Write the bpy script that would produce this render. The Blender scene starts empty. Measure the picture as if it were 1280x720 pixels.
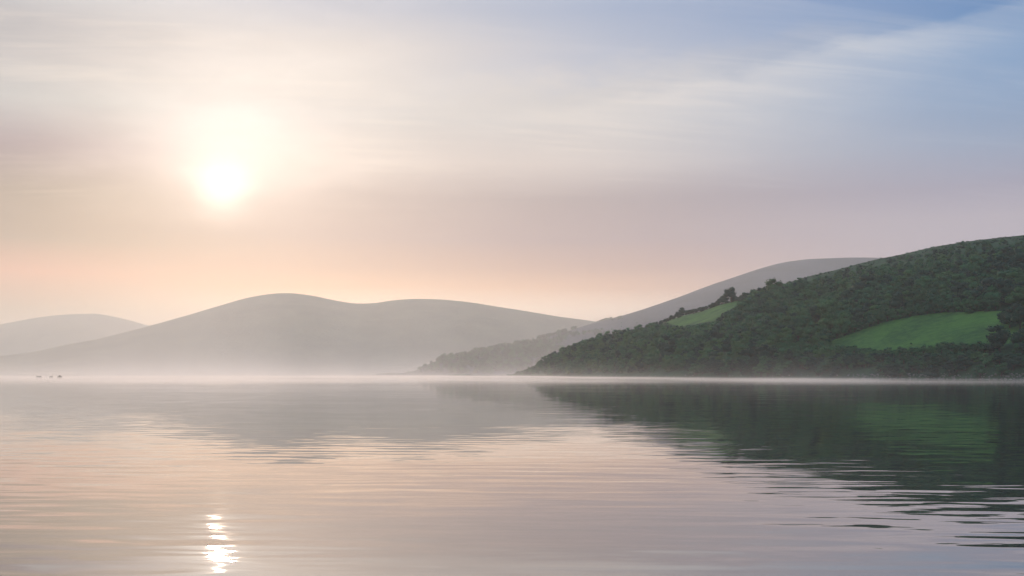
import bpy, math, random
import numpy as np

random.seed(7)
rng = np.random.default_rng(11)
scene = bpy.context.scene
COL = scene.collection

# ------------------------------------------------------------------ camera
F = 1372.0            # focal length in pixels of the 1280 wide frame
HZ = 467.0            # row of the horizon
CAM_H = 3.0
cam_data = bpy.data.cameras.new("camera")
cam = bpy.data.objects.new("camera", cam_data)
COL.objects.link(cam)
cam.location = (0, 0, CAM_H)
cam.rotation_euler = (math.radians(90), 0, 0)
cam_data.sensor_width = 36.0
cam_data.lens = 36.0 * F / 1280.0
cam_data.shift_y = (HZ - 360.0) / 1280.0
cam_data.clip_start = 0.1
cam_data.clip_end = 60000
scene.camera = cam

SUN_AZ = math.atan2(278 - 640, F)                     # left of the view axis
SUN_EL = math.atan2(HZ - 236, math.hypot(F, 278 - 640))
SUN_DIR = (math.sin(SUN_AZ) * math.cos(SUN_EL), math.cos(SUN_AZ) * math.cos(SUN_EL), math.sin(SUN_EL))

def lin(c):
    out = []
    for v in c:
        v = v / 255.0
        out.append(v / 12.92 if v <= 0.04045 else ((v + 0.055) / 1.055) ** 2.4)
    return out

# ------------------------------------------------------------------ helpers
def props(o, label=None, cat=None, group=None, kind=None):
    if label: o["label"] = label
    if cat: o["category"] = cat
    if group: o["group"] = group
    if kind: o["kind"] = kind
    return o

def mesh_np(name, verts, faces, mat=None, parent=None, smooth=False, link=True):
    """verts (n,3); faces a list of index arrays, each (m,3) or (m,4)"""
    me = bpy.data.meshes.new(name)
    verts = np.asarray(verts, dtype=np.float32)
    me.vertices.add(len(verts))
    me.vertices.foreach_set("co", verts.ravel())
    loops = np.concatenate([np.asarray(f).ravel() for f in faces]).astype(np.int32)
    tot = np.concatenate([np.full(len(f), np.asarray(f).shape[1], dtype=np.int32) for f in faces])
    start = np.concatenate([[0], np.cumsum(tot)[:-1]]).astype(np.int32)
    me.loops.add(len(loops))
    me.loops.foreach_set("vertex_index", loops)
    me.polygons.add(len(tot))
    me.polygons.foreach_set("loop_start", start)
    me.polygons.foreach_set("loop_total", tot)
    if smooth:
        me.polygons.foreach_set("use_smooth", np.ones(len(tot), dtype=bool))
    me.update(calc_edges=True)
    if mat: me.materials.append(mat)
    o = bpy.data.objects.new(name, me)
    if link: COL.objects.link(o)
    if parent: o.parent = parent
    return o

def box_obj(name, lo, hi, mat):
    x0, y0, z0 = lo; x1, y1, z1 = hi
    v = [(x0,y0,z0),(x1,y0,z0),(x1,y1,z0),(x0,y1,z0),(x0,y0,z1),(x1,y0,z1),(x1,y1,z1),(x0,y1,z1)]
    f = np.array([(0,3,2,1),(4,5,6,7),(0,1,5,4),(1,2,6,5),(2,3,7,6),(3,0,4,7)])
    return mesh_np(name, v, [f], mat)

def smooth_noise(x, y, seed, scale, octaves=3):
    """value noise, numpy, 2-D"""
    out = np.zeros_like(x, dtype=float); amp = 1.0; tot = 0
    for o in range(octaves):
        xs = x / scale * 2 ** o + 31.7 * o; ys = y / scale * 2 ** o + 17.3 * o
        xi = np.floor(xs).astype(np.int64); yi = np.floor(ys).astype(np.int64)
        fx = xs - xi; fy = ys - yi
        fx = fx * fx * (3 - 2 * fx); fy = fy * fy * (3 - 2 * fy)
        def h(a, b):
            n = (a * 374761393 + b * 668265263 + seed * 974711 + o * 1013) & 0x7fffffff
            n = ((n ^ (n >> 13)) * 1274126177) & 0x7fffffff
            return ((n ^ (n >> 16)) & 0xffff) / 65535.0
        v = (h(xi, yi) * (1 - fx) + h(xi + 1, yi) * fx) * (1 - fy) + (h(xi, yi + 1) * (1 - fx) + h(xi + 1, yi + 1) * fx) * fy
        out += amp * (v * 2 - 1); tot += amp; amp *= 0.5
    return out / tot

class NT:
    """small node-tree writer"""
    def __init__(self, tree):
        self.t = tree; tree.nodes.clear()
    def n(self, typ, **kw):
        nd = self.t.nodes.new(typ)
        for k, v in kw.items(): setattr(nd, k, v)
        return nd
    def put(self, sock, v):
        if isinstance(v, bpy.types.NodeSocket): self.t.links.new(v, sock)
        else: sock.default_value = v
    def m(self, op, a, b=None, c=None, clamp=False):
        nd = self.n("ShaderNodeMath", operation=op); nd.use_clamp = clamp
        for i, v in enumerate((a, b, c)):
            if v is not None: self.put(nd.inputs[i], v)
        return nd.outputs[0]
    def vm(self, op, a, b=None, out=0):
        nd = self.n("ShaderNodeVectorMath", operation=op)
        self.put(nd.inputs[0], a)
        if b is not None: self.put(nd.inputs[1], b)
        return nd.outputs[out]
    def rng(self, v, a, b, c=0.0, d=1.0, kind="SMOOTHSTEP"):
        nd = self.n("ShaderNodeMapRange", interpolation_type=kind)
        for i, q in enumerate((v, a, b, c, d)): self.put(nd.inputs[i], q)
        return nd.outputs[0]
    def ramp(self, v, stops, interp="LINEAR"):
        nd = self.n("ShaderNodeValToRGB"); r = nd.color_ramp; r.interpolation = interp
        while len(r.elements) > 1: r.elements.remove(r.elements[-1])
        for i, (p, c) in enumerate(stops):
            e = r.elements[0] if i == 0 else r.elements.new(p)
            e.position = p; e.color = (*c, 1)
        self.put(nd.inputs[0], v); return nd.outputs[0]
    def mix(self, f, a, b, blend="MIX"):
        nd = self.n("ShaderNodeMix", data_type="RGBA", blend_type=blend)
        self.put(nd.inputs["Factor"], f)
        self.put(nd.inputs[6], a); self.put(nd.inputs[7], b)
        return nd.outputs[2]
    def xyz(self, x, y, z):
        nd = self.n("ShaderNodeCombineXYZ")
        for i, v in enumerate((x, y, z)): self.put(nd.inputs[i], v)
        return nd.outputs[0]
    def sep(self, v):
        nd = self.n("ShaderNodeSeparateXYZ"); self.put(nd.inputs[0], v); return nd.outputs
    def noise(self, vec, scale, detail=3, rough=0.5, dist=0.0, out=0):
        nd = self.n("ShaderNodeTexNoise")
        self.put(nd.inputs["Vector"], vec); self.put(nd.inputs["Scale"], scale)
        nd.inputs["Detail"].default_value = detail; nd.inputs["Roughness"].default_value = rough
        nd.inputs["Distortion"].default_value = dist
        return nd.outputs[out]
    def link(self, a, b): self.t.links.new(a, b)

def material(name):
    m = bpy.data.materials.new(name); m.use_nodes = True
    t = NT(m.node_tree)
    out = t.n("ShaderNodeOutputMaterial")
    return m, t, out

def rgb(c): return (*c, 1.0)

# ------------------------------------------------------------------ sky
world = bpy.data.worlds.new("World"); scene.world = world; world.use_nodes = True
w = NT(world.node_tree)
wout = w.n("ShaderNodeOutputWorld")
tc = w.n("ShaderNodeTexCoord")
D = w.vm("NORMALIZE", tc.outputs["Generated"])
dx, dy, dz = w.sep(D)
az = w.m("ARCTAN2", dx, dy)
el = w.m("ARCSINE", dz)
elp = w.m("MAXIMUM", el, 0.0)
# drifting, slightly tilted layers: warp elevation with stretched noise and a tilt
stretch = w.xyz(w.m("MULTIPLY", az, 1.3), w.m("MULTIPLY", el, 7.0), 0.0)
warp = w.m("SUBTRACT", w.noise(stretch, 2.0, 3, 0.5), 0.5)
elw = w.m("ADD", elp, w.m("MULTIPLY", warp, 0.018))
pos = w.m("MULTIPLY", w.m("MAXIMUM", elw, 0.0), 2.0)     # ramp position: 2 x elevation (rad)

SKY = {
    'left': [(467, 0.219, 0.164, 0.144), (390, 0.219, 0.164, 0.144), (352, 0.531, 0.221, 0.185), (315, 0.198, 0.154, 0.160), (255, 0.154, 0.134, 0.151), (200, 0.166, 0.146, 0.239), (150, 0.378, 0.420, 0.470), (100, 0.387, 0.400, 0.450), (60, 0.350, 0.370, 0.430), (17, 0.560, 0.590, 0.640)],
    'centre': [(467, 1.100, 0.800, 0.600), (385, 1.100, 0.790, 0.590), (360, 0.770, 0.430, 0.290), (335, 0.488, 0.290, 0.262), (300, 0.335, 0.252, 0.303), (250, 0.343, 0.290, 0.333), (205, 0.579, 0.523, 0.530), (150, 0.545, 0.546, 0.576), (100, 0.645, 0.619, 0.623), (60, 0.637, 0.608, 0.620), (17, 0.469, 0.502, 0.601)],
    'right': [(467, 0.536, 0.465, 0.545), (290, 0.470, 0.420, 0.500), (250, 0.350, 0.335, 0.450), (200, 0.280, 0.365, 0.530), (150, 0.200, 0.335, 0.555), (100, 0.120, 0.290, 0.560), (60, 0.085, 0.250, 0.530), (17, 0.065, 0.205, 0.480)],
}
OVERHEAD = [(-250, 0.50, 0.66, 0.88), (-700, 0.66, 0.96, 1.24)]
def sky_ramp(k):
    return w.ramp(pos, [(2.0 * math.atan((HZ - y) / F), (r_, g_, b_)) for (y, r_, g_, b_) in SKY[k] + OVERHEAD])
left, centre, right = sky_ramp("left"), sky_ramp("centre"), sky_ramp("right")
fL = w.rng(az, -0.43, -0.16)
fR = w.rng(az, 0.02, 0.44)
veil = w.mix(fR, w.mix(fL, left, centre), right)
# cirrus streaks laid on a high layer
lay = w.m("DIVIDE", 1.0, w.m("ADD", w.m("MAXIMUM", dz, 0.0), 0.12))
cx = w.m("MULTIPLY", dx, lay); cy = w.m("MULTIPLY", dy, lay)
ca, sa = math.cos(0.16), math.sin(0.16)
rx = w.m("ADD", w.m("MULTIPLY", cx, ca), w.m("MULTIPLY", cy, sa))
ry = w.m("SUBTRACT", w.m("MULTIPLY", cy, ca), w.m("MULTIPLY", cx, sa))
st = w.noise(w.xyz(w.m("MULTIPLY", rx, 0.7), w.m("MULTIPLY", ry, 5.5), 0.3), 1.6, 6, 0.62, 0.7)
st2 = w.noise(w.xyz(w.m("MULTIPLY", rx, 0.9), w.m("MULTIPLY", ry, 1.4), 4.3), 1.1, 3, 0.5, 0.4)
hi_f = w.rng(el, 0.10, 0.22)
streak = w.m("MULTIPLY", w.rng(st, 0.45, 0.72), w.m("MULTIPLY", w.rng(st2, 0.36, 0.62), hi_f))
# one broad milky sheet rising to the right, its upper edge sharp
line_v = w.m("ADD", 0.243, w.m("MULTIPLY", az, 0.135))
edge_n = w.m("MULTIPLY", w.m("SUBTRACT", w.noise(w.xyz(w.m("MULTIPLY", az, 3.0), w.m("MULTIPLY", el, 9.0), 2.2), 3.0, 5, 0.6), 0.5), 0.05)
below = w.m("SUBTRACT", line_v, w.m("ADD", el, edge_n))
sheet = w.m("MULTIPLY", w.rng(below, 0.0, 0.016), w.rng(below, 0.10, 0.0))
sheet = w.m("MULTIPLY", sheet, w.m("MULTIPLY", w.rng(az, -0.05, 0.14), w.rng(st, 0.30, 0.66, 0.68, 1.0)))
sheet = w.m("MULTIPLY", sheet, w.rng(az, 0.28, 0.46, 1.0, 0.55))
milk = w.mix(fR, rgb(lin((240,230,222))), rgb(lin((214,219,228))))
calm = w.rng(w.m("ARCCOSINE", w.m("MINIMUM", w.vm("DOT_PRODUCT", D, SUN_DIR, out=1), 0.999999)), 0.06, 0.15)
veil = w.mix(w.m("MULTIPLY", w.m("MULTIPLY", streak, calm), 0.30), veil, milk)
veil = w.mix(w.m("MULTIPLY", sheet, 0.55), veil, milk)
# blue gap above the sheet, upper centre-right
gap = w.m("MULTIPLY", w.rng(below, 0.004, -0.03), w.rng(az, -0.16, 0.12))
veil = w.mix(w.m("MULTIPLY", gap, 0.42), veil, rgb(lin((112,154,205))))
# aureole of the veiled sun (angle to the sun), broken by the cloud layers
dot = w.vm("DOT_PRODUCT", D, SUN_DIR, out=1)
ragged = w.m("ADD", 1.0, w.m("MULTIPLY", w.m("SUBTRACT", w.noise(w.xyz(w.m("MULTIPLY", az, 4.0), w.m("MULTIPLY", el, 13.0), 7.0), 3.0, 4, 0.55), 0.5), 0.9))
ang = w.m("MULTIPLY", w.m("ARCCOSINE", w.m("MINIMUM", dot, 0.999999)), ragged)
dv = w.m("SUBTRACT", el, SUN_EL)
def gauss(a, s): return w.m("EXPONENT", w.m("MULTIPLY", w.m("MULTIPLY", a, a), -0.5 / (s * s)))
cloud_cut = w.rng(w.m("ADD", dv, w.m("MULTIPLY", warp, 0.03)), -0.055, 0.02, 0.2, 1.0)
core = w.m("MULTIPLY", gauss(ang, 0.0145), 0.5)
HI = (math.sin(SUN_AZ) * math.cos(SUN_EL + 0.010), math.cos(SUN_AZ) * math.cos(SUN_EL + 0.010), math.sin(SUN_EL + 0.010))
ang_hi = w.m("MULTIPLY", w.m("ARCCOSINE", w.m("MINIMUM", w.vm("DOT_PRODUCT", D, HI, out=1), 0.999999)), ragged)      # brighter thin cloud just over the sun
inner = w.m("MULTIPLY", w.m("MULTIPLY", gauss(ang_hi, 0.046), 0.30), cloud_cut)
outer = w.m("MULTIPLY", w.m("MULTIPLY", gauss(ang_hi, 0.095), 0.22), cloud_cut)
def scaled(c, f):
    nd = w.n("ShaderNodeVectorMath", operation="SCALE"); nd.inputs[0].default_value = c; w.put(nd.inputs[3], f); return nd.outputs[0]
glow = w.vm("ADD", scaled((1.0, 0.95, 0.86), core), w.vm("ADD", scaled((1.0, 0.92, 0.86), inner), scaled((1.0, 0.85, 0.74), outer)))
veil = w.vm("ADD", veil, glow)
sky = w.n("ShaderNodeTexSky", sky_type="NISHITA")
sky.sun_disc = False; sky.sun_elevation = SUN_EL; sky.sun_rotation = SUN_AZ
sky.air_density = 1.0; sky.dust_density = 3.0
bg_sky = w.n("ShaderNodeBackground"); w.link(sky.outputs[0], bg_sky.inputs[0]); bg_sky.inputs[1].default_value = 0.08
bg_veil = w.n("ShaderNodeBackground"); w.put(bg_veil.inputs[0], veil); bg_veil.inputs[1].default_value = 1.0
mixs = w.n("ShaderNodeMixShader")
w.put(mixs.inputs[0], w.rng(el, 0.30, 0.9, 0.93, 0.55))
w.link(bg_sky.outputs[0], mixs.inputs[1]); w.link(bg_veil.outputs[0], mixs.inputs[2])
w.link(mixs.outputs[0], wout.inputs["Surface"])

sun_data = bpy.data.lights.new("sun", "SUN")
sun = bpy.data.objects.new("sun", sun_data); COL.objects.link(sun)
sun_data.energy = 2.0; sun_data.angle = math.radians(0.5); sun_data.color = (1.0, 0.74, 0.54)
from mathutils import Vector
sun.rotation_euler = Vector(SUN_DIR).to_track_quat("Z", "Y").to_euler()
sun.location = (-200, 300, 400)

# ------------------------------------------------------------------ terrain forms
def curve(pts):
    xs = np.array([p[0] for p in pts], float); ys = np.array([p[1] for p in pts], float)
    # smooth monotone-ish interpolation (Catmull-Rom on irregular knots via Hermite)
    m = np.gradient(ys, xs)
    def f(x):
        x = np.asarray(x, float)
        xc = np.clip(x, xs[0], xs[-1])
        i = np.clip(np.searchsorted(xs, xc, side="right") - 1, 0, len(xs) - 2)
        h = xs[i + 1] - xs[i]; t = (xc - xs[i]) / h
        a = 2*t**3 - 3*t**2 + 1; b = t**3 - 2*t**2 + t; c = -2*t**3 + 3*t**2; d = t**3 - t**2
        return a * ys[i] + b * h * m[i] + c * ys[i + 1] + d * h * m[i + 1]
    return f

class Hill:
    """a hill in plan: columns run away from the viewpoint, from the shore to the ridge and down the far side"""
    def __init__(s, shore, ridge, sky, prof, und, und_scale, seed, back=0.5, drop=None):
        s.shore, s.ridge, s.sky = curve(shore), curve(ridge), curve(sky)
        s.prof, s.und, s.us, s.seed, s.back = prof, und, und_scale, seed, back
        s.drop = drop
    def z(s, px, t):
        px = np.asarray(px, float); t = np.asarray(t, float)
        Ys, Yr = s.shore(px), s.ridge(px)
        Y = Ys + t * (Yr - Ys)
        hr = np.maximum(CAM_H + (HZ - s.sky(px)) / F * Yr, 0.5)
        if s.drop is not None: hr = np.maximum(hr - s.drop(px), 0.5)
        up = s.prof(np.clip(t, 0, 1))
        z = hr * np.where(t <= 1, up, 1 - s.back * np.clip(t - 1, 0, 9) ** 1.6)
        z = np.where(t < 0, t * (Yr - Ys) * 0.25, z)
        x = (px - 640) / F * Y
        n = smooth_noise(x, Y, s.seed, s.us, 4)
        fade = np.clip(t * 6, 0, 1) * np.clip(1 - np.abs(t - 1) * 0.0, 0, 1)
        z = z + s.und * n * fade * np.where(np.abs(t - 1) < 0.12, 0.35 + 0.65 * np.abs(t - 1) / 0.12, 1.0)
        return x, Y, z
    def grid(s, px, t):
        P, T = np.meshgrid(px, t, indexing="xy")
        x, Y, z = s.z(P, T)
        V = np.stack([x, Y, z], -1).reshape(-1, 3)
        nx, nt = len(px), len(t)
        i = np.arange(nx - 1)[None, :] + np.arange(nt - 1)[:, None] * nx
        q = np.stack([i, i + 1, i + nx + 1, i + nx], -1).reshape(-1, 4)
        return V, q, P, T
    def row(s, px, t):
        x, Y, z = s.z(px, t)
        return HZ - F * (z - CAM_H) / Y
    def locate(s, px, py):
        ts = np.linspace(0.0, 1.02, 700)
        r = s.row(np.full_like(ts, px), ts)
        k = np.where(r <= py)[0]
        k = k[0] if len(k) else len(ts) - 1
        x, Y, z = s.z(np.array([px]), np.array([ts[k]]))
        return float(x[0]), float(Y[0]), float(z[0]), float(ts[k])

def ground_mat(name, base, dark, scale, bump=0.6, rough=0.95):
    m, t, out = material(name)
    g = t.n("ShaderNodeNewGeometry")
    n1 = t.noise(g.outputs["Position"], scale, 6, 0.65)
    n2 = t.noise(g.outputs["Position"], scale * 7.3, 4, 0.6)
    f = t.m("ADD", t.m("MULTIPLY", n1, 0.65), t.m("MULTIPLY", n2, 0.35))
    c = t.mix(t.rng(f, 0.36, 0.64), rgb(dark), rgb(base))
    b = t.n("ShaderNodeBsdfPrincipled")
    t.put(b.inputs["Base Color"], c); b.inputs["Roughness"].default_value = rough
    b.inputs["Specular IOR Level"].default_value = 0.1
    if bump:
        bp = t.n("ShaderNodeBump"); bp.inputs["Strength"].default_value = bump; bp.inputs["Distance"].default_value = 1.0 / scale * 0.08
        t.put(bp.inputs["Height"], n2); t.link(bp.outputs[0], b.inputs["Normal"])
    t.link(b.outputs[0], out.inputs[0])
    return m

# ---- near hillside on the right
def prof_near(t):
    return 0.035 * np.clip(t / 0.012, 0, 1) + 0.965 * (0.55 * t + 0.45 * np.sin(t * math.pi / 2)) 
near = Hill(
    shore=[(560,1620),(600,1500),(640,1400),(680,1180),(720,1010),(800,860),(900,750),(1090,640),(1280,560),(1500,500),(1750,470)],
    ridge=[(560,1640),(600,1530),(640,1440),(680,1380),(720,1330),(800,1240),(900,1150),(1090,1060),(1280,1000),(1500,960),(1750,940)],
    sky=[(560,470.6),(600,470.2),(632,469.6),(645,466.5),(655,463),(671,456),(692,447),(710,439),(741,429),(768,420),(793,413),(814,407.5),(836,400.5),(854,394),(878,388),(900,380),
         (926,374),(940,369.5),(958,363.5),(991,352),(1012,346),(1052,335),(1088,325.5),(1125,318),(1153,311.5),(1189,305),(1235,299),(1280,293.5),(1400,276),(1550,262),(1750,262)],
    prof=prof_near, und=3.0, und_scale=70.0, seed=3, back=0.25)

UPPER = [(820,404),(836,399.5),(866,391),(900,381.5),(926,374.5),(929,378),(914,385.5),(906,392),(905,398.5),(890,401.5),(866,405),(852,408.5),(838,405)]
MEADOW = [(1028,430.5),(1052,421.5),(1082,410.6),(1113,401),(1150,394),(1174,391),(1253,388.5),(1300,386),(1330,400),(1300,426),(1266,428),(1236,435.5),(1174,437),(1113,441.5),(1082,436),(1052,434)]
def inside(poly, x, y):
    x = np.asarray(x); y = np.asarray(y); r = np.zeros(x.shape, bool)
    n = len(poly)
    for i in range(n):
        (x0, y0), (x1, y1) = poly[i], poly[(i + 1) % n]
        c = ((y0 > y) != (y1 > y)) & (x < (x1 - x0) * (y - y0) / (y1 - y0 + 1e-9) + x0)
        r ^= c
    return r

hill_soil = ground_mat("scrub_ground", (0.04, 0.10, 0.045), (0.018, 0.05, 0.028), 0.05)
pasture = ground_mat("pasture_grass", (0.095, 0.205, 0.044), (0.038, 0.105, 0.032), 0.035, 0.5)
pxs = np.concatenate([np.arange(560, 1330, 2.0), np.arange(1330, 2700, 8.0)])
ts = np.concatenate([[-0.3, -0.12, -0.04], np.linspace(0, 0.04, 9)[:-1], np.linspace(0.04, 1.1, 240), np.linspace(1.14, 2.2, 16)])
V, Q, P, T = near.grid(pxs, ts)
cp = 0.25 * (P[:-1, :-1] + P[1:, :-1] + P[:-1, 1:] + P[1:, 1:]).ravel()
ct = 0.25 * (T[:-1, :-1] + T[1:, :-1] + T[:-1, 1:] + T[1:, 1:]).ravel()
cr = near.row(cp, ct)
vis = (ct > 0.02) & (ct < 1.0)
in_u = inside(UPPER, cp, cr) & vis; in_m = inside(MEADOW, cp, cr) & vis
def sub(V, q):
    u, inv = np.unique(q, return_inverse=True)
    return V[u], inv.reshape(q.shape)
v, q = sub(V, Q[~(in_u | in_m)])
props(mesh_np("hillside", v, [q], hill_soil, smooth=True), "dark green scrubby hillside rising from the right shore", kind="structure")
v, q = sub(V, Q[in_u]); props(mesh_np("grass_field", v, [q], pasture, smooth=True), "small pale green field sloping below the ridge hedgerow", kind="structure")
v, q = sub(V, Q[in_m]); props(mesh_np("grass_meadow", v, [q], pasture, smooth=True), "broad bright green meadow enclosed by woods above the right shore", kind="structure")

# ---- moorland ridge behind it
moor = ground_mat("moorland", (0.12, 0.125, 0.075), (0.03, 0.042, 0.03), 0.006)
hazed_moor = ground_mat("haze_tinted_moor", (0.085, 0.088, 0.115), (0.035, 0.042, 0.058), 0.006)  # moorland again, with the blue of distant haze put into its colour
def prof_mid(t): return 0.02 * np.clip(t / 0.01, 0, 1) + 0.98 * (0.5 * t + 0.5 * np.sin(t * math.pi / 2))
mid = Hill(
    shore=[(470,3000),(505,2900),(560,2750),(640,2650),(750,2750),(900,2900),(1100,3000),(1500,3000)],
    ridge=[(470,3040),(505,2960),(560,3050),(640,3350),(750,3750),(900,4200),(1100,4500),(1500,4500)],
    sky=[(470,469.5),(500,468.5),(508,467),(520,463.5),(530,458.5),(545,451.5),(560,447.5),(580,443.5),(600,439.5),(640,432),(670,425),(700,417),(747,402),(777,394.5),(800,388),(823,380.5),(850,371),(885,357.5),
         (920,346),(960,333.2),(975,329.2),(1000,325.3),(1036,323),(1088,322),(1140,325),(1200,333),(1300,350),(1500,400)],
    prof=prof_mid, und=8.0, und_scale=350.0, seed=5, back=0.2)
V, Q, P, T = mid.grid(np.arange(470, 1500, 4.0), np.concatenate([[-0.2, -0.05], np.linspace(0, 1.1, 130), np.linspace(1.15, 2.0, 10)]))
props(mesh_np("hill_ridge", V, [Q], hazed_moor, smooth=True), "smooth grey moorland ridge behind the green hillside", kind="structure")

# ---- twin-topped hill across the lake
def prof_far(t): return 0.45 * t + 0.55 * np.sin(t * math.pi / 2) ** 1.15
far = Hill(
    shore=[(-500,4200),(0,4300),(400,4400),(800,4500),(1300,4500)],
    ridge=[(-500,4900),(0,5300),(340,5700),(545,5700),(800,5500),(1300,5300)],
    sky=[(-500,462),(-250,458),(-100,452),(0,445),(40,440),(80,431.5),(120,424.5),(160,414.5),(200,404),(240,392.5),(280,380.5),(310,372),(340,367.2),(365,366.6),(390,369.8),(420,376.2),(445,379.8),(470,379),
         (490,376),(515,374.1),(545,374.3),(580,377),(620,383),(660,389.3),(700,395.8),(740,400.8),(800,411),(900,426),(1000,440),(1300,462)],
    prof=prof_far, und=12.0, und_scale=700.0, seed=8, back=0.3)
V, Q, P, T = far.grid(np.arange(-500, 1300, 5.0), np.concatenate([[-0.2, -0.05], np.linspace(0, 1.1, 90), np.linspace(1.15, 2.2, 10)]))
props(mesh_np("hills", V, [Q], moor, smooth=True), "misty twin-topped hill across the water", kind="structure")

# ---- farthest hill at the left
farther = Hill(
    shore=[(-500,8000),(700,8000)], ridge=[(-500,9100),(0,9300),(150,9400),(700,9400)],
    sky=[(-500,440),(-250,428),(-100,415),(0,405.5),(40,398),(70,394),(100,392.2),(120,392),(140,395),(160,399.5),(185,406.5),(240,420),(320,436),(450,455),(700,464)],
    prof=prof_far, und=15.0, und_scale=900.0, seed=9, back=0.3)
V, Q, P, T = farther.grid(np.arange(-500, 700, 6.0), np.concatenate([[-0.2, -0.05], np.linspace(0, 1.1, 60), np.linspace(1.15, 1.8, 8)]))
props(mesh_np("hill_far", V, [Q], moor, smooth=True), "faintest hill far away at the left edge of the lake", kind="structure")

# ------------------------------------------------------------------ water
m_water, t, out = material("lake_water")
g = t.n("ShaderNodeNewGeometry")
X, Y, Z = t.sep(g.outputs["Position"])
rot = 0.05
yr = t.m("ADD", Y, t.m("MULTIPLY", X, rot))
def ripple(sx, sy, scale, detail, seed, dist=0.6):
    vec = t.xyz(t.m("MULTIPLY", X, sx), t.m("MULTIPLY", yr, sy), seed)
    nd = t.n("ShaderNodeTexNoise"); t.put(nd.inputs["Vector"], vec); nd.inputs["Scale"].default_value = scale
    nd.inputs["Detail"].default_value = detail; nd.inputs["Distortion"].default_value = dist
    return t.m("SUBTRACT", nd.outputs[0], 0.5)
wv = t.n("ShaderNodeTexWave", wave_type="BANDS", bands_direction="Y", wave_profile="SIN")
t.put(wv.inputs["Vector"], t.xyz(t.m("MULTIPLY", X, 0.05), yr, 0.0))
wv.inputs["Scale"].default_value = 0.22; wv.inputs["Distortion"].default_value = 5.0; wv.inputs["Detail"].default_value = 2.0; wv.inputs["Detail Scale"].default_value = 0.35
wave = t.m("SUBTRACT", wv.outputs[1], 0.5)
patch = t.rng(ripple(0.02, 0.05, 1.0, 2, 5.0), -0.14, 0.16, 0.45, 1.0)
s1 = ripple(0.20, 1.25, 1.0, 3.0, 0.0)
s2 = ripple(0.55, 3.6, 1.0, 2.0, 9.0)
s3 = ripple(0.03, 0.16, 1.0, 1.0, 3.0)
dist_f = t.m("ADD", t.rng(Y, 10.0, 160.0, 1.0, 0.45), t.rng(Y, 27.0, 18.0, 0.0, 0.55))
slope_y = t.m("ADD", t.m("MULTIPLY", s1, 0.034), t.m("ADD", t.m("MULTIPLY", s2, 0.040), t.m("MULTIPLY", wave, 0.008)))
slope_y = t.m("ADD", t.m("MULTIPLY", t.m("MULTIPLY", slope_y, patch), dist_f), t.m("MULTIPLY", s3, 0.012))
slope_x = t.m("MULTIPLY", ripple(0.35, 1.7, 1.0, 2, 14.0), t.m("MULTIPLY", 0.20, dist_f))
# wind-ruffled lanes far out: y from about 257 m, with one calm lane inside
edge = t.m("MULTIPLY", ripple(0.004, 0.01, 1.0, 3, 21.0), 60.0)
Ye = t.m("ADD", Y, edge)
lane = t.m("MULTIPLY", t.rng(Ye, 236.0, 262.0), t.m("SUBTRACT", 1.0, t.m("MULTIPLY", t.m("MULTIPLY", t.rng(Ye, 395.0, 430.0), t.rng(Ye, 560.0, 520.0)), 0.6)))
slope_y = t.m("ADD", slope_y, t.m("MULTIPLY", lane, t.m("MULTIPLY", ripple(0.5, 1.6, 1.0, 2.0, 33.0), 0.09)))
nrm = t.vm("NORMALIZE", t.xyz(slope_x, slope_y, 1.0))
b = t.n("ShaderNodeBsdfPrincipled")
b.inputs["Base Color"].default_value = (0.012, 0.022, 0.024, 1)
b.inputs["IOR"].default_value = 1.7
t.put(b.inputs["Roughness"], t.m("ADD", 0.014, t.m("MULTIPLY", lane, 0.012)))
t.link(nrm, b.inputs["Normal"])
gl = t.n("ShaderNodeBsdfGlossy"); gl.inputs["Color"].default_value = (0.92, 0.92, 0.92, 1); gl.inputs["Roughness"].default_value = 0.014
t.link(nrm, gl.inputs["Normal"])
mw = t.n("ShaderNodeMixShader"); mw.inputs[0].default_value = 0.33
t.link(b.outputs[0], mw.inputs[1]); t.link(gl.outputs[0], mw.inputs[2]); t.link(mw.outputs[0], out.inputs[0])
v = [(-6800, -250, 0), (6800, -250, 0), (6800, 11300, 0), (-6800, 11300, 0)]
props(mesh_np("lake_water", v, [np.array([(0, 1, 2, 3)])], m_water), "calm rippled lake mirroring hills and hazy sky", kind="structure")

# ------------------------------------------------------------------ air
def air(name, density, aniso, color=(1, 1, 1)):
    m, t, out = material(name)
    p = t.n("ShaderNodeVolumePrincipled")
    p.inputs["Color"].default_value = rgb(color); p.inputs["Anisotropy"].default_value = aniso
    t.put(p.inputs["Density"], density)
    t.link(p.outputs[0], out.inputs["Volume"])
    return m, t, p
m_haze, _, _ = air("haze_air", 1.02e-4, 0.48, (0.955, 0.95, 0.93))
props(box_obj("haze", (-6900, -260, -60), (6900, 11400, 545), m_haze), "thin morning haze over the whole lake", kind="stuff")

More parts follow.
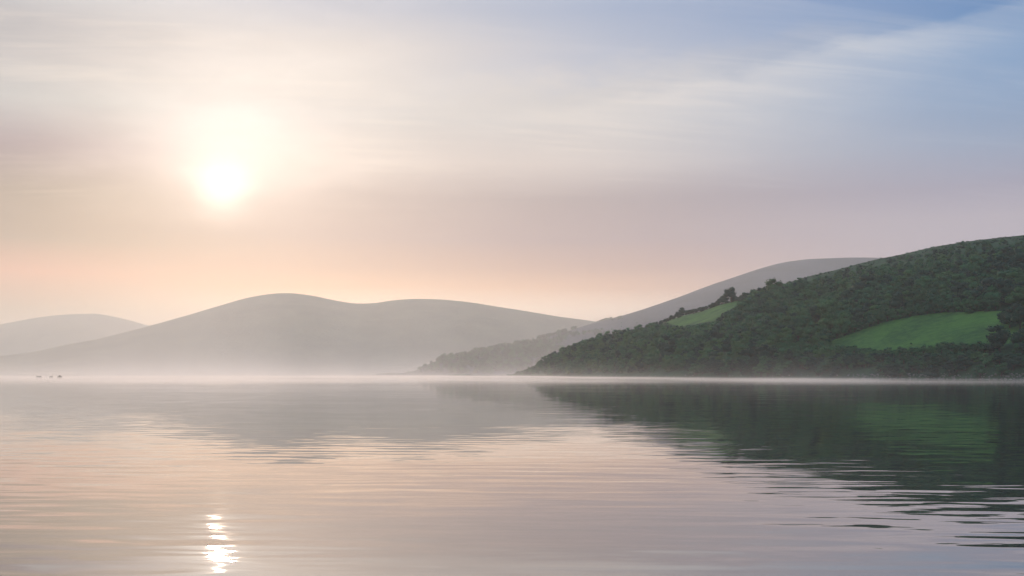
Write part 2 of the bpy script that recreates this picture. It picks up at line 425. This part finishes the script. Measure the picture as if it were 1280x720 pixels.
def mist(name, lo, hi, peak, height, label, xr=None, xr2=None, cell=0.01, aniso=0.3, thin=None):
    m, t, p = air(name + "_air", 0.0, aniso, (0.93, 0.885, 0.86))
    g = t.n("ShaderNodeNewGeometry")
    X, Y, Z = t.sep(g.outputs["Position"])
    d = t.m("EXPONENT", t.m("DIVIDE", Z, -height))
    if thin: d = t.m("ADD", d, t.m("MULTIPLY", t.m("EXPONENT", t.m("DIVIDE", Z, -thin[0])), thin[1]))
    d = t.m("MULTIPLY", d, t.rng(Z, hi[2], hi[2] * 0.55))
    n = t.noise(t.xyz(t.m("MULTIPLY", X, cell), t.m("MULTIPLY", Y, cell * 0.6), 0.0), 1.0, 2)
    d = t.m("MULTIPLY", d, t.rng(n, 0.32, 0.68, 0.15, 1.4))
    d = t.m("MULTIPLY", d, t.rng(Y, lo[1], lo[1] + 0.12 * (hi[1] - lo[1])))
    if xr: d = t.m("MULTIPLY", d, t.rng(X, *xr))
    if xr2: d = t.m("MULTIPLY", d, t.rng(X, *xr2))
    t.put(p.inputs["Density"], t.m("MULTIPLY", d, peak))
    o = box_obj(name, lo, hi, m)
    return props(o, label, kind="stuff")
mist("mist", (-900, 262, -0.5), (560, 1500, 16), 0.0008, 4.5, "low white mist lying on the water along the right shore", xr=(-880, -300), xr2=(0, 330, 1.0, 0.55), cell=0.012, thin=(0.35, 15.0), aniso=0.5)
mist("mist_bank", (-3600, 1750, -0.5), (2600, 6000, 440), 0.00022, 210.0, "soft mist bank at the foot of the twin hill", xr=(-2700, -900), cell=0.002, aniso=0.5, thin=(26.0, 3.4))

# ------------------------------------------------------------------ trees
def leaf_mat(name, a, bcol):
    m, t, out = material(name)
    g = t.n("ShaderNodeNewGeometry")
    n1 = t.noise(g.outputs["Position"], 0.045, 2, 0.6)
    n2 = t.noise(g.outputs["Position"], 0.35, 3, 0.6)
    f = t.m("ADD", t.m("MULTIPLY", n1, 0.7), t.m("MULTIPLY", n2, 0.3))
    c = t.mix(t.rng(f, 0.38, 0.62), rgb(a), rgb(bcol))
    d = t.n("ShaderNodeBsdfPrincipled"); t.put(d.inputs["Base Color"], c); d.inputs["Roughness"].default_value = 0.7
    d.inputs["Specular IOR Level"].default_value = 0.2
    tr = t.n("ShaderNodeBsdfTranslucent"); t.put(tr.inputs[0], c)
    mx = t.n("ShaderNodeMixShader"); mx.inputs[0].default_value = 0.25
    t.link(d.outputs[0], mx.inputs[1]); t.link(tr.outputs[0], mx.inputs[2]); t.link(mx.outputs[0], out.inputs[0])
    return m
LEAF_OLIVE = leaf_mat("olive_leaves", (0.04, 0.115, 0.04), (0.072, 0.185, 0.058))
LEAF = leaf_mat("leaves", (0.022, 0.10, 0.05), (0.055, 0.18, 0.068))
LEAF_DARK = leaf_mat("dark_leaves", (0.014, 0.058, 0.038), (0.026, 0.09, 0.052))
BARK = ground_mat("bark", (0.10, 0.08, 0.06), (0.05, 0.04, 0.03), 3.0)

def ico():
    p = (1 + 5 ** .5) / 2
    v = np.array([(-1,p,0),(1,p,0),(-1,-p,0),(1,-p,0),(0,-1,p),(0,1,p),(0,-1,-p),(0,1,-p),(p,0,-1),(p,0,1),(-p,0,-1),(-p,0,1)], float)
    v /= np.linalg.norm(v[0])
    f = np.array([(0,11,5),(0,5,1),(0,1,7),(0,7,10),(0,10,11),(1,5,9),(5,11,4),(11,10,2),(10,7,6),(7,1,8),(3,9,4),(3,4,2),(3,2,6),(3,6,8),(3,8,9),(4,9,5),(2,4,11),(6,2,10),(8,6,7),(9,8,1)])
    return v, f
ICO_V, ICO_F = ico()

def crown(r, lobes, cards, card, width, base, top):
    """crown of a unit tree (height 1): leafy clumps over uneven lobes. returns verts, tris, quads"""
    vs, tri, quad = [], [], []
    nv = 0; C = []
    for k in range(lobes):
        a = r.uniform(0, 2 * math.pi) + k * 2.4
        h = base + (top - base) * (k + r.uniform(0.1, 0.9)) / lobes
        rel = (h - base) / (top - base)
        rad = width * math.sqrt(max(0.05, 1 - (rel * 1.05 - 0.15) ** 2)) * r.uniform(0.35, 0.75) * (0.25 if k == lobes - 1 else 1)
        s = r.uniform(0.13, 0.21) * (1.15 if rel < 0.5 else 0.9)
        C.append((np.array([rad * math.cos(a), rad * math.sin(a), min(h, top - s * 0.8)]), s))
    C.append((np.array([0, 0, (base + top) / 2]), width * 0.62))
    for c, s in C:
        jit = 1 + 0.25 * (r.random((12, 1)) - 0.5)
        vs.append(c + ICO_V * jit * s * 0.86 * np.array([1.1, 1.1, 0.9])); tri.append(ICO_F + nv); nv += 12
    w = np.array([s * s for _, s in C]); w /= w.sum()
    for i in r.choice(len(C), cards, p=w):
        c, s = C[i]
        d = r.normal(size=3); d /= np.linalg.norm(d)
        if d[2] < -0.35: d[2] *= -0.6
        p = c + d * s * np.array([1.1, 1.1, 0.95]) * r.uniform(0.82, 1.12)
        n = d + 0.75 * r.normal(size=3); n /= np.linalg.norm(n)
        u = np.cross(n, r.normal(size=3)); u /= np.linalg.norm(u); v = np.cross(n, u)
        a, b_ = card * r.uniform(0.6, 1.3), card * r.uniform(0.5, 1.0)
        vs.append(np.array([p - u * a, p - v * b_, p + u * a, p + v * b_])); quad.append(np.arange(4) + nv); nv += 4
    return np.concatenate(vs), np.concatenate(tri), np.array(quad)

def trunk(r, width, top):
    """tapered trunk with four limbs, unit tree"""
    vs, quad = [], []; nv = 0
    def tube(pts, rads, n=6):
        nonlocal nv
        for p, rr in zip(pts, rads):
            a = np.arange(n) * 2 * math.pi / n
            vs.append(np.stack([p[0] + rr * np.cos(a), p[1] + rr * np.sin(a), np.full(n, p[2])], -1))
        for k in range(len(pts) - 1):
            for j in range(n):
                quad.append((nv + k * n + j, nv + k * n + (j + 1) % n, nv + (k + 1) * n + (j + 1) % n, nv + (k + 1) * n + j))
        nv += n * len(pts)
    lean = r.uniform(-0.03, 0.03, 2)
    tube([(0, 0, -0.08), (lean[0] * .3, lean[1] * .3, 0.15), (lean[0], lean[1], top * 0.7)], [0.045, 0.03, 0.012])
    for k in range(4):
        a = k * 1.57 + r.uniform(-.4, .4); z0 = 0.2 + 0.06 * k
        tube([(0, 0, z0), (width * .4 * math.cos(a), width * .4 * math.sin(a), z0 + .16), (width * .7 * math.cos(a), width * .7 * math.sin(a), z0 + .32)], [0.02, 0.013, 0.005], 5)
    return np.concatenate(vs), np.array(quad)

r0 = np.random.default_rng(5)
FULL = [crown(r0, 9, 460, 0.045, r0.uniform(0.42, 0.52), 0.1, 1.0) for _ in range(6)]      # close trees
LITE = [crown(r0, 8, 380, 0.04, r0.uniform(0.42, 0.55), 0.05, 1.0) for _ in range(10)]    # inside the wood
BUSH = [crown(r0, 4, 60, 0.11, r0.uniform(0.55, 0.75), 0.0, 0.9) for _ in range(6)]

crown_mesh, trunk_mesh = [], []
for c in FULL:
    o = mesh_np("crown", c[0], [c[1], c[2]], LEAF, link=False); crown_mesh.append(o.data); bpy.data.objects.remove(o)
    tv, tq = trunk(r0, 0.4, 0.9)
    o = mesh_np("trunk", tv, [tq], BARK, link=False); trunk_mesh.append(o.data); bpy.data.objects.remove(o)
dark_mesh, olive_mesh = [], []
for me in crown_mesh:
    m2 = me.copy(); m2.materials.clear(); m2.materials.append(LEAF_DARK); dark_mesh.append(m2)
    m2 = me.copy(); m2.materials.clear(); m2.materials.append(LEAF_OLIVE); olive_mesh.append(m2)

def tree(p, h, wid, label, group=None, dark=False, name="broadleaf_tree", cat="tree", k=None):
    k = random.randrange(len(crown_mesh)) if k is None else k
    e = bpy.data.objects.new(name, None); COL.objects.link(e); e.empty_display_size = 1
    e.location = (p[0], p[1], p[2] - 0.1); e.rotation_euler = (0, 0, random.uniform(0, 6.28))
    e.scale = (h * wid, h * wid, h)
    props(e, label, cat, group)
    c = bpy.data.objects.new("crown", (dark_mesh if dark else random.choice([crown_mesh, crown_mesh, dark_mesh, olive_mesh]) if group and "wood" in group else crown_mesh)[k]); COL.objects.link(c); c.parent = e
    tr = bpy.data.objects.new("trunk", trunk_mesh[k]); COL.objects.link(tr); tr.parent = e
    return e

def scatter(name, items, variants, mats, label, kind="stuff", odds=None):
    """items: (x, y, z, height, width factor) -> one mesh"""
    vs, tri, quad, mt, mq = [], [], [], [], []; nv = 0
    for (x, y, z, h, wd) in items:
        c = variants[rng.integers(len(variants))]
        a = rng.uniform(0, 6.28); ca_, sa_ = math.cos(a), math.sin(a)
        vv = c[0] * np.array([h * wd, h * wd, h])
        vs.append(np.stack([vv[:, 0] * ca_ - vv[:, 1] * sa_ + x, vv[:, 0] * sa_ + vv[:, 1] * ca_ + y, vv[:, 2] + z], -1))
        tri.append(c[1] + nv); quad.append(c[2] + nv); nv += len(vv)
        k = rng.choice(len(mats), p=odds)
        mt.append(np.full(len(c[1]), k)); mq.append(np.full(len(c[2]), k))
    o = mesh_np(name, np.concatenate(vs), [np.concatenate(tri), np.concatenate(quad)], mats[0])
    for m_ in mats[1:]: o.data.materials.append(m_)
    o.data.polygons.foreach_set("material_index", np.concatenate(mt + mq).astype(np.int32))
    return props(o, label, kind=kind)

taken = []          # (x, y, radius) kept clear around placed trees
def put(px, py, h, wid, label, group=None, **kw):
    x, y, z, t_ = near.locate(px, py)
    tree((x, y, z), h, wid, label, group, **kw)
    taken.append((x, y, h * wid * 0.42))

# trees one can single out
put(914, 378.0, 15.5, 1.0, "largest round-topped tree on the ridge skyline above the small field", dark=True, k=0)
put(853, 394.6, 9.5, 1.1, "second tallest domed tree on the ridge hedgerow beside the small field", dark=True, k=1)
put(747, 427.0, 8.5, 1.2, "small round tree alone on the low skyline of the headland", k=2)
put(1249, 440.5, 15.0, 1.2, "lone round dark tree in the lower right corner of the meadow", dark=True, k=3)
put(1212, 391.5, 2.6, 2.6, "low dark thicket lying in the top edge of the meadow", cat="bush", name="thicket", k=4)
hg = "trees along the ridge hedgerow"
for i, px in enumerate([812,817,821,826,831,835,839,843,847,859,863,867,871,875,879,883,887,891,895,899,903,907,921,926,931]):
    sk = {907: 9.0, 903: 8.5, 847: 7.0, 899: 6.5, 878: 6.0}.get(px, random.uniform(4.0, 5.8))
    put(px, float(near.sky(px)) + 1.2, sk, 1.5, "dark tree in the hedgerow running along the ridge above the small field", hg, dark=True)
for px, py, h in [(1262, 410, 12), (1275, 412, 12.5), (1256, 405, 9.5), (1270, 402, 11), (1284, 408, 12)]:
    put(px, py, h, 1.1, "dark spreading tree in the clump jutting into the meadow's right end", "trees in the clump at the meadow end", dark=True)
for px, py, h in [(1276, 436, 11), (1290, 437, 11)]:
    put(px, py, h, 1.0, "dark tree at the frame edge beside the lone meadow tree", "trees by the meadow corner", dark=True)
for px, py, h in [(846, 414, 5.6), (852, 414, 5.4), (840, 414.5, 4.6), (858, 414, 4.6)]:
    put(px, py, h, 1.2, "broad green tree in the clump below the small field", "trees in the clump below the small field")
for px, py, h in [(908, 402, 9), (918, 399, 9.5), (928, 396, 9), (938, 392, 8.5), (900, 408, 8), (948, 388, 8)]:
    put(px, py, h, 1.2, "dark green tree in the grove at the small field's right end", "trees in the grove beside the small field", dark=True)
px = 1034
while px < 1240:
    lo = 437.5 + 5.5 * math.exp(-((px - 1110) / 45) ** 2)
    put(px, lo + 4.0 + random.uniform(-1, 1), random.uniform(4.5, 7.0), 1.15, "bushy tree in the hedge along the lower edge of the meadow", "trees in the meadow's lower hedge")
    px += random.uniform(5.5, 8.5)
put(1139, 431, 1.3, 1.8, "tiny dark bush standing alone in the open lower middle of the meadow", cat="bush", name="bush", k=5)
px = 870
while px < 1340:
    tt = random.choice((0.004, 0.012, 0.022, 0.034, 0.048)) + random.uniform(-0.003, 0.004)
    x_, y_, z_ = (float(q_[0]) for q_ in near.z(np.array([px]), np.array([tt])))
    row_ = float(near.row(np.array([px]), np.array([tt]))[0])
    hh = random.uniform(5.0, 8.5)
    if px > 1025: hh = min(hh, max(2.4, (row_ - 441.0) / F * y_))
    tree((x_, y_, z_), hh, random.uniform(1.1, 1.5), "bushy tree at the water's edge on the bank under the wood and meadow", "trees along the near shore bank", dark=random.random() < 0.5)
    taken.append((x_, y_, hh * 0.4))
    px += random.uniform(2.4, 4.6)
px = 1046
while px < 1245:
    up = np.interp(px, [1028,1052,1082,1113,1150,1174,1253], [430.5,421.5,410.6,401,394,391,388.5])
    put(px, up - 0.6, random.uniform(7, 10), 1.05, "tree on the wood's edge along the upper side of the meadow", "trees along the meadow's upper edge")
    px += random.uniform(8, 12)

# the wood and scrub over the rest of the slope
gx, gy = np.meshgrid(np.arange(-20, 1040, 8.8), np.arange(450, 1430, 8.8))
gx = gx.ravel() + rng.uniform(-3.6, 3.6, gx.size); gy = gy.ravel() + rng.uniform(-3.6, 3.6, gy.size)
gpx = 640 + F * gx / gy
ok = (gpx > 630) & (gpx < 1640)
gx, gy, gpx = gx[ok], gy[ok], gpx[ok]
gt = (gy - near.shore(gpx)) / (near.ridge(gpx) - near.shore(gpx))
ok = (gt > 0.015) & (gt < 1.06)
gx, gy, gpx, gt = gx[ok], gy[ok], gpx[ok], gt[ok]
_, _, gz = near.z(gpx, gt); grow = near.row(gpx, gt)
clear = inside(UPPER, gpx, grow) | inside(MEADOW, gpx, grow)
for (x, y, rr) in taken:
    clear |= (gx - x) ** 2 + (gy - y) ** 2 < rr * rr
clump = smooth_noise(gx, gy, 21, 45.0, 3)
fine = smooth_noise(gx, gy, 22, 17.0, 2)
# height of growth: tall woods low down and left, low scrub on the open upper slope at right
upper = np.clip((gt - 0.50) / 0.22, 0, 1) * np.clip((gpx - 930) / 120, 0, 1)
skyl = np.clip((gt - 0.90) / 0.1, 0, 1)
h = 10.8 + 4.6 * clump + 3.0 * fine + rng.uniform(-1.8, 1.8, len(gx))
h = h * np.exp(0.15 * rng.normal(size=len(gx)))
h = h * (1 - 0.62 * upper) * (1 - 0.6 * skyl)
h = np.where(gt > np.where(gpx < 830, 0.74, 0.82), np.minimum(h, np.where(gpx > 940, 2.1, 4.2) * rng.uniform(0.7, 1.1, len(h))), h)
h *= np.where(gpx < 830, 0.8, 1.0) * np.clip((gpx - 620) / 90, 0.3, 1) * np.clip(0.6 + gt * 9, 0.6, 1)
h0 = h.copy()
for _k in (1.0, 0.9, 0.8, 0.7, 0.6, 0.5, 0.4, 0.3, 0.2):
    _r = grow - _k * h0 / gy * F
    h = np.where(inside(UPPER, gpx, _r) | inside(MEADOW, gpx, _r), np.maximum((_k - 0.12) * h0, 2.2), h)
keep = ~clear & (rng.random(len(h)) > 0.12 + 0.25 * upper)
gx, gy, gz, h, gpx, grow, gt, upper = (a[keep] for a in (gx, gy, gz, h, gpx, grow, gt, upper))
size = h / gy * F
is_tree = h > 4.0
# the trees that show largest are objects of their own
cand = np.where(is_tree & (gpx < 1290) & (gpx > 980) & (grow > 405))[0]
cand = cand[np.argsort(-size[cand])][:170]
single = np.zeros(len(h), bool); single[cand] = True
for i in cand:
    below_m = grow[i] > 438
    lab = "round-crowned tree in the dark wood between the meadow and the misty shore" if below_m else "green tree in the dense wood left of and above the meadow"
    tree((gx[i], gy[i], gz[i]), h[i], 1.05 + 0.25 * random.random(), lab, "trees in the wood below the meadow" if below_m else "trees in the wood beside the meadow")
rest = is_tree & ~single
scatter("woodland", [(gx[i], gy[i], gz[i] - 0.2, h[i], rng.uniform(1.0, 1.3)) for i in np.where(rest)[0]], LITE, [LEAF, LEAF_DARK, LEAF_OLIVE], "dense green woodland covering the near hillside", odds=[0.5, 0.25, 0.25])
low = np.where(~is_tree)[0]
scatter("scrub", [(gx[i] + dx_, gy[i] + dy_, gz[i] - 0.2, h[i] * rng.uniform(0.5, 1.0), rng.uniform(1.3, 2.0)) for i in low for dx_, dy_ in ((0, 0), (3.1, 2.2))], BUSH, [LEAF_DARK, LEAF], "low dark scrub on the open upper hillside")

# far woods on the tail of the moorland ridge
fx = rng.uniform(-330, 560, 3200); fy = rng.uniform(2650, 3900, 3200)
fpx = 640 + F * fx / fy
ft = (fy - mid.shore(fpx)) / (mid.ridge(fpx) - mid.shore(fpx))
fok = (fpx > 506) & (fpx < 860) & (ft > 0.01) & (ft < 1.05)
fx, fy, fpx, ft = fx[fok], fy[fok], fpx[fok], ft[fok]
_, _, fz = mid.z(fpx, ft)
fc = smooth_noise(fx, fy, 31, 90.0, 2)
fok = (fc + np.clip((700 - fpx) / 160, -0.4, 0.9)) > -0.15
scatter("far_woodland", [(x, y, z - .3, hh, rng.uniform(1.0, 1.5)) for x, y, z, hh in zip(fx[fok], fy[fok], fz[fok], (13.0 + 6.0 * fc[fok] + rng.uniform(-3, 3, fok.sum())) * np.clip((fpx[fok] - 495) / 60, 0.25, 1) * np.clip((815 - fpx[fok]) / 130, 0.2, 1))], LITE, [LEAF, LEAF_DARK], "hazy wooded point at the foot of the moorland ridge")

# ------------------------------------------------------------------ shore stones
STONE = ground_mat("shore_stone", (0.26, 0.25, 0.24), (0.12, 0.115, 0.11), 1.2)
def stone_shape(r):
    import bmesh
    bm = bmesh.new(); bmesh.ops.create_icosphere(bm, subdivisions=2, radius=1.0)
    off = r.uniform(0, 50)
    for vtx in bm.verts:
        c = vtx.co
        k = 1 + 0.28 * math.sin(c.x * 3.1 + off) * math.cos(c.y * 2.7 + off) + 0.15 * math.sin(c.z * 5 + off * 2) + 0.1 * r.uniform(-1, 1)
        vtx.co = c * k
    vv = np.array([tuple(x.co) for x in bm.verts]); ff = np.array([[x.index for x in f.verts] for f in bm.faces]); bm.free()
    return vv, ff
STONES = [stone_shape(r0) for _ in range(5)]
def boulder(x, y, sx, sy, sz, label):
    vv, ff = STONES[random.randrange(5)]
    o = mesh_np("boulder", vv, [ff], STONE_DARK, smooth=False)
    o.scale = (sx, sy, sz); o.location = (x, y, sz * 0.25); o.rotation_euler = (0, 0, random.uniform(0, 6))
    return props(o, label, "boulder")
STONE_DARK = ground_mat("wet_stone", (0.10, 0.09, 0.08), (0.05, 0.045, 0.04), 0.8)
def at(px, Y): return (px - 640) / F * Y
boulder(at(586, 1560), 1560, 2.6, 2.0, 1.0, "low dark boulder standing farthest off the wooded point in the water")
boulder(at(609, 1420), 1420, 2.8, 1.8, 0.8, "flat dark rock in the water off the tip of the headland")
boulder(at(627, 1400), 1400, 2.2, 1.6, 0.7, "small dark rock touching the tip of the headland")
vs, fs = [], []; nv = 0
for _ in range(420):
    p_ = rng.uniform(700, 1345) if _ % 4 == 0 else rng.uniform(1060, 1345); tt = rng.uniform(-0.001, 0.006)
    x, y, z = near.z(np.array([p_]), np.array([tt]))
    vv, ff = STONES[rng.integers(5)]
    s = rng.uniform(0.2, 0.55)
    vs.append(vv * np.array([s * 1.3, s, s * 0.7]) + np.array([x[0], y[0], z[0] + 0.1])); fs.append(ff + nv); nv += len(vv)
props(mesh_np("shore_stones", np.concatenate(vs), [np.concatenate(fs)], STONE), "pale stones strewn along the right shore under the wood", kind="stuff")

# ------------------------------------------------------------------ small boats far out at the left
HULL = ground_mat("boat_paint", (0.04, 0.04, 0.045), (0.025, 0.025, 0.03), 2.0, 0)
SPAR = ground_mat("mast_wood", (0.25, 0.2, 0.15), (0.15, 0.12, 0.09), 2.0, 0)
CABIN = ground_mat("cabin_paint", (0.06, 0.06, 0.065), (0.04, 0.04, 0.045), 2.0, 0)
def hull_mesh(L, B, Hh):
    st_ = np.linspace(-1, 1, 11); vs = []
    for s in st_:
        wd = B * (1 - abs(s) ** 2.6) * (1 if s < 0 else 1) + 0.03
        sheer = Hh * (1 + 0.25 * s * s)
        vs += [(s * L, -wd, sheer), (s * L, -wd * 0.75, 0.12), (s * L, 0, -0.15 * (1 - s * s)), (s * L, wd * 0.75, 0.12), (s * L, wd, sheer), (s * L, 0, sheer - 0.08)]
    f = []
    for i in range(10):
        for j in range(6):
            a = i * 6 + j; b_ = i * 6 + (j + 1) % 6
            f.append((a, a + 6, b_ + 6, b_))
    return vs, [np.array(f)]
def boat(px, Y, L, rz, label, mast=0, cabin=False):
    e = bpy.data.objects.new("small_boat", None); COL.objects.link(e)
    e.location = (at(px, Y), Y, 0.02); e.rotation_euler = (0, 0, rz)
    props(e, label, "boat", "small boats on the far water")
    vv, ff = hull_mesh(L / 2, L * 0.2, L * 0.24)
    mesh_np("hull", vv, ff, HULL, e)
    if cabin:
        b0 = box_obj("cabin", (-L * .15, -L * .12, L * .15), (L * .16, L * .12, L * .5), CABIN); b0.parent = e
    if mast:
        n = 6; a = np.arange(n) * 2 * math.pi / n
        vv = [(0.09 * math.cos(q_) + L * .05, 0.09 * math.sin(q_), L * .1) for q_ in a] + [(0.03 * math.cos(q_) + L * .05, 0.03 * math.sin(q_), mast) for q_ in a]
        mesh_np("mast", vv, [np.array([(j, (j + 1) % n, n + (j + 1) % n, n + j) for j in range(n)])], SPAR, e)
boat(48.5, 900, 3.6, 0.3, "low open boat lying farthest left on the far water")
boat(64, 880, 3.0, 0.9, "small dark boat with a mast, in the middle of three", mast=2.0)
boat(74.5, 860, 3.3, 0.5, "small dark cabin boat, the darkest and rightmost of three", cabin=True, mast=1.8)

# ------------------------------------------------------------------ render settings
scene.render.engine = "CYCLES"
c = scene.cycles
c.use_denoising = True
try: c.denoiser = "OPENIMAGEDENOISE"
except Exception: pass
c.max_bounces = 6; c.diffuse_bounces = 2; c.glossy_bounces = 3; c.transmission_bounces = 2; c.volume_bounces = 2
c.transparent_max_bounces = 16
c.volume_step_rate = 0.5; c.volume_max_steps = 256
c.caustics_reflective = False; c.caustics_refractive = False
c.sample_clamp_indirect = 6.0
vs_ = scene.view_settings
vs_.view_transform = "Standard"; vs_.look = "None"; vs_.exposure = 0.0; vs_.gamma = 1.0; vs_.use_curve_mapping = False
